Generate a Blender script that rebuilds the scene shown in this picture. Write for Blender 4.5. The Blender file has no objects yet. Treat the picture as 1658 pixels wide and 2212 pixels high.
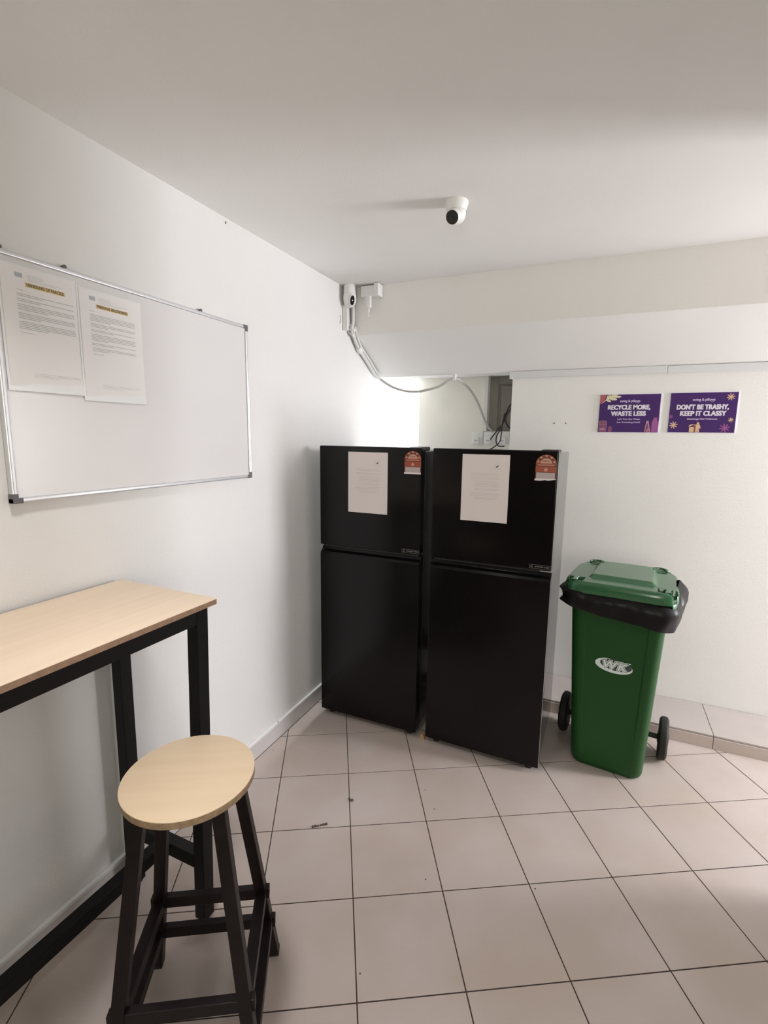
import bpy, bmesh, math, random
from mathutils import Vector, Matrix
random.seed(7)
R = math.radians
PI = math.pi
COL = bpy.context.scene.collection
scene = bpy.context.scene

# ------------------------------------------------------------------ camera
cam_d = bpy.data.cameras.new('camera')
cam = bpy.data.objects.new('camera', cam_d)
COL.objects.link(cam)
cam_d.sensor_fit = 'HORIZONTAL'
cam_d.sensor_width = 36.0
cam_d.lens = 1046.86 / 1658.0 * 36.0
cam_d.clip_start = 0.02
yaw, pitch, roll = 9.99792227e-02 - R(29.748185), -1.55930761e-01, 1.30392370e-02
fw = Vector((math.sin(yaw)*math.cos(pitch), math.cos(yaw)*math.cos(pitch), math.sin(pitch)))
r0 = Vector((math.cos(yaw), -math.sin(yaw), 0)); u0 = r0.cross(fw)
rt = math.cos(roll)*r0 + math.sin(roll)*u0
up = rt.cross(fw)
M = Matrix((rt, up, -fw)).transposed().to_4x4()
M.translation = Vector((1.386, -1.660, 1.507))
cam.matrix_world = M
scene.camera = cam

# ------------------------------------------------------------------ world, exposure
w = bpy.data.worlds.new('world'); scene.world = w
w.use_nodes = True
w.node_tree.nodes['Background'].inputs[0].default_value = (0.85, 0.93, 1.0, 1)
w.node_tree.nodes['Background'].inputs[1].default_value = 1.0
vs = scene.view_settings
scene.display_settings.display_device = 'sRGB'
vs.view_transform = 'Standard'; vs.look = 'None'
vs.exposure = 0.0; vs.gamma = 1.0; vs.use_curve_mapping = False

# ------------------------------------------------------------------ large lights (daylight at the openings, plus an added rear fill)
def area(name, loc, target, sx, sy, power, color, spread=180):
    l = bpy.data.lights.new(name, 'AREA'); l.shape = 'RECTANGLE'
    l.size = sx; l.size_y = sy; l.energy = power; l.color = color
    l.spread = R(spread)
    o = bpy.data.objects.new(name, l); COL.objects.link(o)
    o.location = loc
    o.rotation_euler = (Vector(target) - Vector(loc)).to_track_quat('-Z', 'Y').to_euler()
    return o
area('daylight_right', (4.40, 1.03, 1.50), (0.6, -0.35, 1.30), 0.42, 1.5, 122, (0.97, 0.97, 1.0))
area('daylight_back', (0.16, 2.24, 1.35), (0.10, 0, 1.30), 0.28, 1.2, 40, (0.90, 0.95, 1.0))
area('rear_fill', (1.85, -3.6, 1.55), (1.3, 1.3, 1.75), 0.8, 1.2, 14, (1.0, 1.0, 0.85), 120)  # added fill behind the camera, no window stands there

# ------------------------------------------------------------------ materials
def mat(name, color, rough=0.6, metal=0.0, spec=0.5, bump=0.0, bscale=60, var=0.0, vscale=3.0, emit=None, estr=1.0, coat=0.0, col2=None, detail=4):
    m = bpy.data.materials.new(name); m.use_nodes = True
    nt = m.node_tree; b = nt.nodes['Principled BSDF']
    b.inputs['Base Color'].default_value = (*color, 1)
    b.inputs['Roughness'].default_value = rough
    b.inputs['Metallic'].default_value = metal
    b.inputs['Specular IOR Level'].default_value = spec
    b.inputs['Coat Weight'].default_value = coat
    tc = nt.nodes.new('ShaderNodeNewGeometry')
    if var > 0 or col2:
        n = nt.nodes.new('ShaderNodeTexNoise'); n.inputs['Scale'].default_value = vscale
        n.inputs['Detail'].default_value = detail
        nt.links.new(tc.outputs['Position'], n.inputs['Vector'])
        cr = nt.nodes.new('ShaderNodeValToRGB')
        c2 = col2 if col2 else tuple(c*(1-var) for c in color)
        cr.color_ramp.elements[0].position = 0.36; cr.color_ramp.elements[1].position = 0.64
        cr.color_ramp.elements[0].color = (*c2, 1); cr.color_ramp.elements[1].color = (*color, 1)
        nt.links.new(n.outputs['Fac'], cr.inputs['Fac'])
        nt.links.new(cr.outputs['Color'], b.inputs['Base Color'])
    if bump > 0:
        n2 = nt.nodes.new('ShaderNodeTexNoise'); n2.inputs['Scale'].default_value = bscale
        n2.inputs['Detail'].default_value = 5
        nt.links.new(tc.outputs['Position'], n2.inputs['Vector'])
        bp = nt.nodes.new('ShaderNodeBump'); bp.inputs['Strength'].default_value = bump
        bp.inputs['Distance'].default_value = 0.002
        nt.links.new(n2.outputs['Fac'], bp.inputs['Height'])
        nt.links.new(bp.outputs['Normal'], b.inputs['Normal'])
    if emit:
        b.inputs['Emission Color'].default_value = (*emit, 1)
        b.inputs['Emission Strength'].default_value = estr
    return m

def wood(name, c1, c2, scale, rough=0.45, axis=1):
    m = bpy.data.materials.new(name); m.use_nodes = True
    nt = m.node_tree; b = nt.nodes['Principled BSDF']; b.inputs['Roughness'].default_value = rough
    g = nt.nodes.new('ShaderNodeTexCoord'); mp = nt.nodes.new('ShaderNodeMapping')
    s = [scale*6]*3; s[axis] = scale*0.4
    mp.inputs['Scale'].default_value = s
    n = nt.nodes.new('ShaderNodeTexNoise'); n.inputs['Scale'].default_value = 3; n.inputs['Detail'].default_value = 8
    cr = nt.nodes.new('ShaderNodeValToRGB')
    cr.color_ramp.elements[0].position = 0.3; cr.color_ramp.elements[1].position = 0.7
    cr.color_ramp.elements[0].color = (*c1, 1); cr.color_ramp.elements[1].color = (*c2, 1)
    nt.links.new(g.outputs['Object'], mp.inputs['Vector']); nt.links.new(mp.outputs['Vector'], n.inputs['Vector'])
    nt.links.new(n.outputs['Fac'], cr.inputs['Fac']); nt.links.new(cr.outputs['Color'], b.inputs['Base Color'])
    return m

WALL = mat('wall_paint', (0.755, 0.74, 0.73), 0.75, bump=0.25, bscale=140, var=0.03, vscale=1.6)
BACK_LIT = mat('back_wall_paint_lit', (0.88, 0.865, 0.845), 0.75, bump=0.25, bscale=140, var=0.03, vscale=1.6)  # wall paint lightened: extra light on this wall put into the colour
BEAM_LIT = mat('beam_paint_lit', (0.88, 0.86, 0.845), 0.8, bump=0.2, bscale=120, var=0.03, vscale=1.3)  # lightened too, brightness of beam and soffit raised by colour
CEIL = mat('ceiling_paint', (0.82, 0.80, 0.78), 0.85, bump=0.2, bscale=120, var=0.03, vscale=1.3)
ALCOVE = mat('alcove_paint', (0.80, 0.775, 0.72), 0.8, bump=0.2, bscale=120, var=0.05, vscale=4)
BACKW = mat('rear_wall_dimmed', (0.20, 0.14, 0.115), 0.8, bump=0.2, bscale=120, var=0.1)  # dimness of the room's rear put into the colour, for dark fridge reflections
TILE = mat('floor_tile_glaze', (0.52, 0.45, 0.425), 0.42, spec=0.4, bump=0.12, bscale=220, var=0.1, vscale=2.6, col2=(0.465, 0.385, 0.34))
GROUT = mat('grout', (0.055, 0.035, 0.028), 0.95, var=0.3, vscale=20)
STEPT = mat('step_tile_glaze', (0.46, 0.41, 0.39), 0.45, spec=0.4, bump=0.1, bscale=220, var=0.06, vscale=5)
RISER = mat('riser_tile_glaze', (0.60, 0.51, 0.47), 0.5, bump=0.1, bscale=220, var=0.06, vscale=5)
SKIRT = mat('skirting_tile_glaze', (0.60, 0.565, 0.56), 0.4, bump=0.1, bscale=150, var=0.05, vscale=5)
WHITEP = mat('white_plastic', (0.80, 0.79, 0.78), 0.4, bump=0.03, bscale=80)
GREYP = mat('grey_trunking_plastic', (0.74, 0.74, 0.755), 0.5, bump=0.03)
BLACKG = mat('black_glossy_steel', (0.0055, 0.0042, 0.0048), 0.17, spec=0.22, bump=0.02, bscale=35)
BLACKM = mat('black_matt_plastic', (0.012, 0.011, 0.012), 0.5, bump=0.03)
SILV = mat('silver_trim', (0.62, 0.60, 0.60), 0.3, metal=0.6)
FBODY = mat('dark_grey_cabinet_paint', (0.035, 0.034, 0.036), 0.12, spec=0.6)
STEELB = mat('black_painted_steel', (0.006, 0.005, 0.006), 0.5, spec=0.2, bump=0.05, bscale=150)
STOOLM = mat('dark_brown_stool_paint', (0.012, 0.0065, 0.007), 0.45, spec=0.25, bump=0.08, bscale=120, var=0.3, vscale=30)
BEECH = wood('pale_beech_laminate', (0.70, 0.555, 0.415), (0.75, 0.605, 0.465), 2.0)
BEECHS = wood('pale_beech_seat', (0.72, 0.555, 0.38), (0.77, 0.605, 0.425), 2.0, axis=0)
EDGE = mat('beech_edge_band', (0.40, 0.25, 0.165), 0.6, var=0.2, vscale=60)
EDGES = mat('seat_edge_band', (0.47, 0.32, 0.20), 0.6, var=0.25, vscale=90)
PAPER = mat('white_paper', (0.80, 0.77, 0.77), 0.7, bump=0.05, bscale=30)
PAPERF = mat('fridge_paper', (0.84, 0.755, 0.755), 0.7, bump=0.05, bscale=30)
BOARDM = mat('whiteboard_enamel', (0.72, 0.70, 0.705), 0.16, spec=0.5)
ALU = mat('brushed_aluminium', (0.70, 0.70, 0.72), 0.35, metal=0.7, bump=0.03, bscale=300)
CAPG = mat('grey_corner_plastic', (0.12, 0.115, 0.125), 0.5)
INKG = mat('grey_ink', (0.47, 0.46, 0.465), 0.8)
INKD = mat('dark_ink', (0.12, 0.11, 0.12), 0.8)
INKF = mat('faint_ink', (0.64, 0.575, 0.58), 0.8)
YELL = mat('yellow_highlighter', (0.72, 0.52, 0.20), 0.7)
GREEN = mat('green_bin_plastic', (0.012, 0.068, 0.014), 0.45, spec=0.28, bump=0.12, bscale=300)
GREENL = mat('green_lid_plastic', (0.026, 0.125, 0.048), 0.22, spec=0.8, bump=0.1, bscale=300)
LINER = mat('black_bin_liner_film', (0.010, 0.0085, 0.0095), 0.38, spec=0.18, bump=0.35, bscale=16)
RUBBER = mat('black_rubber', (0.014, 0.011, 0.010), 0.7, bump=0.1)
LOGOW = mat('logo_white', (0.80, 0.88, 0.86), 0.5)
LOGOG = mat('logo_grey', (0.05, 0.07, 0.065), 0.5)
PURP = mat('poster_purple', (0.058, 0.016, 0.135), 0.5, spec=0.25, var=0.1, vscale=9)
PWHITE = mat('poster_white', (0.82, 0.76, 0.88), 0.5)
PLIL = mat('poster_lilac_text', (0.60, 0.47, 0.72), 0.5)
PLEAF = mat('poster_cream_leaf', (0.72, 0.66, 0.44), 0.5)
PRED = mat('poster_red', (0.42, 0.09, 0.12), 0.5)
PMAR = mat('poster_maroon', (0.22, 0.05, 0.14), 0.5)
PMAG = mat('poster_magenta', (0.33, 0.08, 0.28), 0.5)
PTAN = mat('poster_tan', (0.72, 0.47, 0.30), 0.5)
PBRN = mat('poster_brown', (0.22, 0.07, 0.05), 0.5)
PPINK = mat('poster_pink_line', (0.55, 0.27, 0.35), 0.5)
LORG = mat('label_orange_red', (0.36, 0.075, 0.035), 0.5)
LBRN = mat('label_dark_red', (0.16, 0.035, 0.02), 0.5)
LPEA = mat('label_peach', (0.62, 0.34, 0.25), 0.5)
LGRY = mat('label_pale_panel', (0.52, 0.43, 0.43), 0.5)
LENS = mat('black_lens', (0.004, 0.003, 0.004), 0.12, spec=0.5)
CABB = mat('black_cable_rubber', (0.012, 0.010, 0.008), 0.55)
CABG = mat('grey_conduit_plastic', (0.50, 0.49, 0.47), 0.5)
CABW = mat('white_conduit_plastic', (0.70, 0.69, 0.67), 0.45)
DOORG = mat('grey_painted_door', (0.30, 0.275, 0.245), 0.6, bump=0.1, bscale=60, var=0.1, vscale=8)
CARDB = mat('cardboard', (0.42, 0.27, 0.14), 0.85, bump=0.1)
LINT = mat('brown_lint', (0.13, 0.095, 0.085), 0.95, var=0.4, vscale=200)
HOLE = mat('dark_hole', (0.02, 0.017, 0.015), 0.9)
DAY = mat('daylight_pane', (0.9, 0.9, 0.9), 0.5, emit=(0.93, 1.0, 1.0), estr=9.0)
DAYR = mat('daylight_pane_right', (0.9, 0.9, 0.9), 0.5, emit=(0.98, 1.0, 1.0), estr=2.0)
LAMPE = mat('lamp_diffuser', (0.9, 0.9, 0.9), 0.5, emit=(1.0, 0.97, 0.92), estr=3.0)
SLEEVE = mat('clear_plastic_sleeve', (0.80, 0.80, 0.81), 0.15, spec=0.6)

# ------------------------------------------------------------------ helpers
class MB:
    def __init__(s): s.v = []; s.f = []
    def add(s, vs, fs):
        o = len(s.v); s.v += [tuple(v) for v in vs]; s.f += [tuple(i+o for i in f) for f in fs]; return s
    def box(s, a, b):
        x0, y0, z0 = a; x1, y1, z1 = b
        return s.add([(x0,y0,z0),(x1,y0,z0),(x1,y1,z0),(x0,y1,z0),(x0,y0,z1),(x1,y0,z1),(x1,y1,z1),(x0,y1,z1)],
                     [(0,3,2,1),(4,5,6,7),(0,1,5,4),(1,2,6,5),(2,3,7,6),(3,0,4,7)])
    def bar(s, p0, p1, e1, e2, w, d):
        p0 = Vector(p0); p1 = Vector(p1); e1 = Vector(e1)*w/2; e2 = Vector(e2)*d/2
        vs = [p + a*e1 + b*e2 for p in (p0, p1) for a, b in ((-1,-1),(1,-1),(1,1),(-1,1))]
        return s.add(vs, [(0,3,2,1),(4,5,6,7),(0,1,5,4),(1,2,6,5),(2,3,7,6),(3,0,4,7)])
    def prism(s, poly, z0, z1, ax='z'):
        n = len(poly)
        f = {'z': lambda a, b, c: (a, b, c), 'x': lambda a, b, c: (c, a, b), 'y': lambda a, b, c: (a, c, b)}[ax]
        vs = [f(a, b, z0) for a, b in poly] + [f(a, b, z1) for a, b in poly]
        fs = [tuple(range(n))[::-1], tuple(range(n, 2*n))] + [(i, (i+1) % n, n+(i+1) % n, n+i) for i in range(n)]
        return s.add(vs, fs)
    def tube(s, pts, r, n=10, caps=True):
        pts = [Vector(p) for p in pts]; rs = r if isinstance(r, (list, tuple)) else [r]*len(pts)
        prev = None; o = len(s.v)
        for i, p in enumerate(pts):
            t = (pts[min(i+1, len(pts)-1)] - pts[max(i-1, 0)]).normalized()
            if prev is None:
                a = Vector((0,0,1)) if abs(t.z) < 0.9 else Vector((1,0,0)); u = t.cross(a).normalized()
            else:
                u = (prev - t*prev.dot(t)).normalized()
            prev = u; v = t.cross(u)
            for k in range(n):
                an = 2*PI*k/n; s.v.append(tuple(p + rs[i]*(math.cos(an)*u + math.sin(an)*v)))
        for i in range(len(pts)-1):
            for k in range(n):
                a = o+i*n+k; b = o+i*n+(k+1) % n; s.f.append((a, b, b+n, a+n))
        if caps:
            s.f.append(tuple(o+k for k in range(n))[::-1]); e = o+(len(pts)-1)*n
            s.f.append(tuple(e+k for k in range(n)))
        return s
    def lathe(s, prof, n=32, c=(0,0,0), axis='z'):
        o = len(s.v)
        for r, h in prof:
            for k in range(n):
                a = 2*PI*k/n; x, y = r*math.cos(a), r*math.sin(a)
                p = (x, y, h) if axis == 'z' else ((h, x, y) if axis == 'x' else (x, h, y))
                s.v.append((p[0]+c[0], p[1]+c[1], p[2]+c[2]))
        for i in range(len(prof)-1):
            for k in range(n):
                a = o+i*n+k; b = o+i*n+(k+1) % n; s.f.append((a, b, b+n, a+n))
        s.f.append(tuple(o+k for k in range(n))[::-1]); e = o+(len(prof)-1)*n
        s.f.append(tuple(e+k for k in range(n)))
        return s
    def mesh(s, name, m, bevel=0, seg=2, smooth=False):
        me = bpy.data.meshes.new(name); me.from_pydata(s.v, [], s.f); me.materials.append(m)
        bm = bmesh.new(); bm.from_mesh(me)
        bmesh.ops.recalc_face_normals(bm, faces=bm.faces)
        if bevel > 0:
            ed = [e for e in bm.edges if len(e.link_faces) == 2 and e.calc_face_angle(0) > 0.5]
            bmesh.ops.bevel(bm, geom=ed, offset=bevel, segments=seg, profile=0.5, affect='EDGES', clamp_overlap=True)
        bm.to_mesh(me); bm.free()
        if smooth:
            me.polygons.foreach_set('use_smooth', [True]*len(me.polygons))
            me.set_sharp_from_angle(angle=R(35))
        return me
    def obj(s, name, m, parent=None, **k):
        return mk(name, s.mesh(name, m, **k), parent)

def mk(name, me, parent=None):
    o = bpy.data.objects.new(name, me); COL.objects.link(o)
    if parent: o.parent = parent
    return o
def tag(o, label=None, cat=None, group=None, kind=None):
    if label: o['label'] = label
    if cat: o['category'] = cat
    if group: o['group'] = group
    if kind: o['kind'] = kind
    return o
def thing(name, label, cat, loc=(0,0,0), rz=0, group=None, rot=None):
    o = bpy.data.objects.new(name, None); COL.objects.link(o)
    o.empty_display_size = 0.05
    o.location = loc; o.rotation_euler = rot if rot else (0, 0, rz)
    return tag(o, label, cat, group)
def struct(o, label=None):
    if label: o['label'] = label
    o['kind'] = 'structure'; return o
def smooth_path(pts, n=8):
    pts = [Vector(p) for p in pts]; out = []
    for i in range(len(pts)-1):
        p0 = pts[max(i-1, 0)]; p1 = pts[i]; p2 = pts[i+1]; p3 = pts[min(i+2, len(pts)-1)]
        for k in range(n):
            t = k/n
            out.append(0.5*((2*p1)+(-p0+p2)*t+(2*p0-5*p1+4*p2-p3)*t*t+(-p0+3*p1-3*p2+p3)*t**3))
    out.append(pts[-1]); return out
def rrect(x0, y0, x1, y1, r, n=5):
    out = []
    for cx, cy, a0 in ((x1-r, y1-r, 0), (x0+r, y1-r, 90), (x0+r, y0+r, 180), (x1-r, y0+r, 270)):
        for k in range(n+1):
            a = R(a0+90*k/n); out.append((cx+r*math.cos(a), cy+r*math.sin(a)))
    return out
def star(cx, cy, ro, ri, n, rot=0):
    return [(cx+(ro if k % 2 == 0 else ri)*math.cos(rot+PI/2+PI*k/n), cy+(ro if k % 2 == 0 else ri)*math.sin(rot+PI/2+PI*k/n)) for k in range(2*n)]
def ellipse(cx, cy, a, b, n=32, rot=0):
    return [(cx+a*math.cos(t)*math.cos(rot)-b*math.sin(t)*math.sin(rot), cy+a*math.cos(t)*math.sin(rot)+b*math.sin(t)*math.cos(rot)) for t in (2*PI*k/n for k in range(n))]

def text_mesh(s, size, m, bold=0.0, align='CENTER', shear=0.0, space=1.0, width=None, res=3, smear=0.0):
    cu = bpy.data.curves.new('lettering', 'FONT'); cu.body = s; cu.size = size; cu.align_x = align; cu.align_y = 'CENTER'
    cu.offset = bold; cu.shear = shear; cu.space_character = space; cu.resolution_u = res
    o = bpy.data.objects.new('lettering', cu); COL.objects.link(o)
    bpy.context.view_layer.update()
    me = bpy.data.meshes.new_from_object(o.evaluated_get(bpy.context.evaluated_depsgraph_get()))
    bpy.data.objects.remove(o); bpy.data.curves.remove(cu)
    if width:
        xs = [v.co.x for v in me.vertices]; k = width/(max(xs)-min(xs))
        for v in me.vertices: v.co.x *= k
    if smear:      # heavy weight: the same outlines stacked with small side shifts
        vs, fs = [], []
        for k, dx in enumerate((-smear, 0.0, smear)):
            for dy in (-smear*0.5, smear*0.5):
                o_ = len(vs); vs += [(v.co.x+dx, v.co.y+dy, v.co.z+0.00012*(2*k+(dy > 0))) for v in me.vertices]
                fs += [tuple(i+o_ for i in p.vertices) for p in me.polygons]
        me = bpy.data.meshes.new('lettering'); me.from_pydata(vs, [], fs)
    me.materials.clear(); me.materials.append(m)
    return me
def put_text(name, s, size, m, parent, x, y, z, **k):
    me = text_mesh(s, size, m, **k); o = mk(name, me, parent); o.location = (x, y, z); return o
def flat(name, polys, z, m, parent, th=0.0003):
    b = MB()
    for p in polys: b.prism(p, z, z+th)
    return b.obj(name, m, parent)
def rect(x0, y0, x1, y1): return [(x0,y0),(x1,y0),(x1,y1),(x0,y1)]

FACE_Y = (PI/2, 0, 0)          # local x -> +X, local y -> +Z, normal -> -Y
FACE_X = (PI/2, 0, PI/2)       # local x -> +Y, local y -> +Z, normal -> +X

# ================================================================== SETTING
XR, YB = 4.60, -4.6            # right and rear limits of the room
ZC = 2.325
# floor: grout bed and tiles
floor = struct(MB().box((-0.02, YB, -0.05), (XR, 2.45, -0.0012)).obj('floor', GROUT))
a_t = R(29.748185)
tx = Vector((math.cos(a_t), math.sin(a_t))); ty = Vector((-math.sin(a_t), math.cos(a_t)))
t0 = Vector((0.039, 0.199)); T = 0.30; J = 0.0018
def clip(poly, a, b, c):       # keep a*x+b*y<=c
    out = []
    for i in range(len(poly)):
        p, q = poly[i], poly[(i+1) % len(poly)]
        dp = a*p[0]+b*p[1]-c; dq = a*q[0]+b*q[1]-c
        if dp <= 0: out.append(p)
        if dp*dq < 0:
            t = dp/(dp-dq); out.append((p[0]+t*(q[0]-p[0]), p[1]+t*(q[1]-p[1])))
    return out
def tile_mesh(poly, z0=-0.008, z1=0.0, ch=0.0009):
    c = (sum(p[0] for p in poly)/len(poly), sum(p[1] for p in poly)/len(poly))
    n = len(poly); vs = [(x, y, z0) for x, y in poly] + [(x, y, z1-ch*0.8) for x, y in poly]
    for x, y in poly:
        d = math.hypot(c[0]-x, c[1]-y) or 1; vs.append((x+(c[0]-x)*ch*1.4/d, y+(c[1]-y)*ch*1.4/d, z1))
    fs = []
    for k in range(2):
        fs += [(k*n+i, k*n+(i+1) % n, (k+1)*n+(i+1) % n, (k+1)*n+i) for i in range(n)]
    fs.append(tuple(range(2*n, 3*n)))
    return MB().add(vs, fs)
full = None; cnt = 0
farm = MB()
for i in range(-14, 24):
    for j in range(-8, 19):
        c = t0 + tx*(i+0.5)*T - ty*(j+0.5)*T
        if not (-0.3 < c.x < XR+0.3 and YB-0.3 < c.y < 1.3): continue
        h = T/2 - J
        loc = [tx*a*h + ty*b*h for a, b in ((-1,-1),(1,-1),(1,1),(-1,1))]
        poly = [(c.x+v.x, c.y+v.y) for v in loc]
        p = clip(clip(clip(clip(poly, -1, 0, -0.012), 1, 0, XR), 0, -1, -YB), 0, 1, 1.004)
        if len(p) < 3: continue
        area2 = abs(sum(p[k][0]*p[(k+1) % len(p)][1]-p[(k+1) % len(p)][0]*p[k][1] for k in range(len(p))))
        if area2 < 0.0004: continue
        if c.y < -1.9 or c.x > 2.6:               # behind the camera or beyond the frame: one joined part
            tm = tile_mesh(p); farm.add(tm.v, tm.f); continue
        if len(p) == 4 and all(abs(p[k][0]-poly[k][0]) < 1e-6 for k in range(4)):
            if full is None: full = tile_mesh([(v.x, v.y) for v in loc]).mesh('tile', TILE)
            o = mk('tile', full, floor); o.location = (c.x, c.y, 0)
        else:
            tile_mesh([(x, y) for x, y in p]).obj('tile', TILE, floor)
tag(farm.obj('outer_tiles', TILE, floor), kind='stuff')

# raised tiled step along the back wall
stp = struct(MB().box((-0.02, 1.010, -0.0012), (XR, 1.40, 0.066)).obj('trim_1', GROUT), 'low tiled step below the wall with the two purple posters')
xs = [-0.015, 0.79, 1.39, 1.99, 2.59, 3.19, 3.79, XR]
for k in range(len(xs)-1):
    MB().box((xs[k]+0.0012, 1.006, 0.060), (xs[k+1]-0.0012, 1.322, 0.070)).obj('tile', STEPT, stp, bevel=0.001, seg=1)
    MB().box((xs[k]+0.0012, 1.002, -0.001), (xs[k+1]-0.0012, 1.0105, 0.0585)).obj('riser_tile', RISER, stp, bevel=0.0008, seg=1)

# walls
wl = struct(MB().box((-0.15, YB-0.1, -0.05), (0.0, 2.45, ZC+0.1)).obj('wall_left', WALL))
wb = struct(MB().prism([(0.872, 1.325), (XR, 1.325), (XR, 1.42), (0.90, 1.42), (0.90, 2.45), (0.872, 2.45)], -0.05, 1.885).obj('wall_back', BACK_LIT))
wr = MB()
wy0, wy1, wz0, wz1 = 0.70, 1.28, 0.75, 2.20
wr.box((XR, YB-0.1, -0.05), (XR+0.12, wy0, ZC+0.1)); wr.box((XR, wy1, -0.05), (XR+0.12, 1.42, ZC+0.1))
wr.box((XR, wy0, -0.05), (XR+0.12, wy1, wz0)); wr.box((XR, wy0, wz1), (XR+0.12, wy1, ZC+0.1))
struct(wr.obj('wall_right', WALL))
struct(MB().box((-0.15, YB-0.1, -0.05), (XR+0.12, YB, ZC+0.1)).obj('wall_rear', BACKW))
struct(MB().box((2.37, YB, -0.05), (2.52, 0.285, ZC+0.05)).obj('wall_partition', WALL), 'side wall that ends beside the raised step')
struct(MB().box((-0.15, YB-0.1, ZC), (XR+0.12, 1.0, ZC+0.12)).obj('ceiling', CEIL))
# dropped beam with a vertical face and a sloping soffit that runs down to the back wall
struct(MB().prism([(0.900, ZC+0.02), (0.903, ZC-0.004), (0.942, 2.077), (1.318, 1.884), (1.45, 1.884), (1.45, ZC+0.02)], -0.02, XR+0.05, 'x').obj('wall_upper', BEAM_LIT),
       'dropped beam with sloping soffit above the fridges')
# alcove behind the fridges
struct(MB().box((-0.02, 1.44, 1.925), (0.89, 2.45, 2.0)).obj('ceiling_alcove', ALCOVE))
al = MB().box((0.136, 1.75, -0.05), (0.632, 1.84, 1.93)); al.box((0.632, 1.75, -0.05), (0.875, 1.84, 1.548))
struct(al.obj('wall_alcove', ALCOVE), 'beige alcove wall behind the fridges')
d1 = struct(MB().box((0.55, 1.862, 1.30), (0.875, 1.90, 1.93)).obj('door_1', DOORG), 'grey recessed door at the back of the alcove')
MB().box((0.625, 1.838, 1.50), (0.690, 1.863, 1.93)).obj('door_frame', DOORG, d1, bevel=0.003)
MB().box((0.690, 1.835, 1.873), (0.874, 1.862, 1.93)).obj('door_frame', DOORG, d1, bevel=0.003)
MB().box((0.706, 1.850, 1.50), (0.874, 1.866, 1.862)).obj('door_panel', DOORG, d1, bevel=0.003)
win = struct(MB().box((0.0, 2.42, 0.75), (0.62, 2.44, 1.93)).obj('window_1', DAY), 'overexposed bright window beyond the alcove wall')
MB().box((0.0, 2.40, 0.70), (0.62, 2.43, 0.75)).obj('window_sill', WHITEP, win, bevel=0.003)
struct(MB().box((-0.02, 2.44, -0.05), (0.90, 2.50, 0.76)).obj('wall_alcove_end', ALCOVE))
w2 = struct(MB().box((XR+0.10, wy0, wz0), (XR+0.115, wy1, wz1)).obj('window_2', DAYR))
for y in (wy0, (wy0+wy1)/2-0.02, wy1-0.04): MB().box((XR+0.05, y, wz0), (XR+0.095, y+0.04, wz1)).obj('window_frame', ALU, w2, bevel=0.003)

# left skirting: tile band with a painted ledge on top
bl = struct(MB().box((0.0, YB, 0.0), (0.010, 1.0, 0.078)).obj('baseboard_left', SKIRT, bevel=0.0015))
MB().box((0.0, YB, 0.0785), (0.014, 0.16, 0.094)).obj('painted_ledge', WALL, bl, bevel=0.003)
MB().box((0.0, 0.17, 0.0785), (0.0125, 1.0, 0.091)).obj('painted_ledge', WALL, bl, bevel=0.003)

# cable trunking on top of the back wall
tk = thing('cable_trunking', 'long grey plastic cable trunking along the top of the back wall', 'trunking', (0.86, 1.325, 1.85))
MB().box((0.0, -0.018, 0.0), (0.80, 0.0, 0.036)).obj('trunking_cover', GREYP, tk, bevel=0.002)
MB().box((0.802, -0.017, -0.002), (3.73, 0.0, 0.034)).obj('trunking_cover', GREYP, tk, bevel=0.002)
MB().box((-0.004, -0.0185, -0.004), (0.012, 0.0, 0.0365)).obj('end_cap', GREYP, tk, bevel=0.001)
# screw holes in the back wall, nail in the left wall
for x in (1.1195, 1.182):
    o = MB().lathe([(0.0035, 0), (0.0035, 0.002)], 10, axis='y').obj('screw_hole', HOLE, wb); o.location = (x, 1.3238, 1.592)
o = MB().box((0, -0.0008, -0.004), (0.003, 0.0008, 0.004)).obj('nail', HOLE, wl); o.location = (0, -0.079, 2.307)
MB().tube([(0.001, 0.815, 2.165), (0.001, 0.822, 2.150), (0.001, 0.812, 2.120)], 0.003, 6).obj('paint_crack', INKG, wl)

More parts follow.
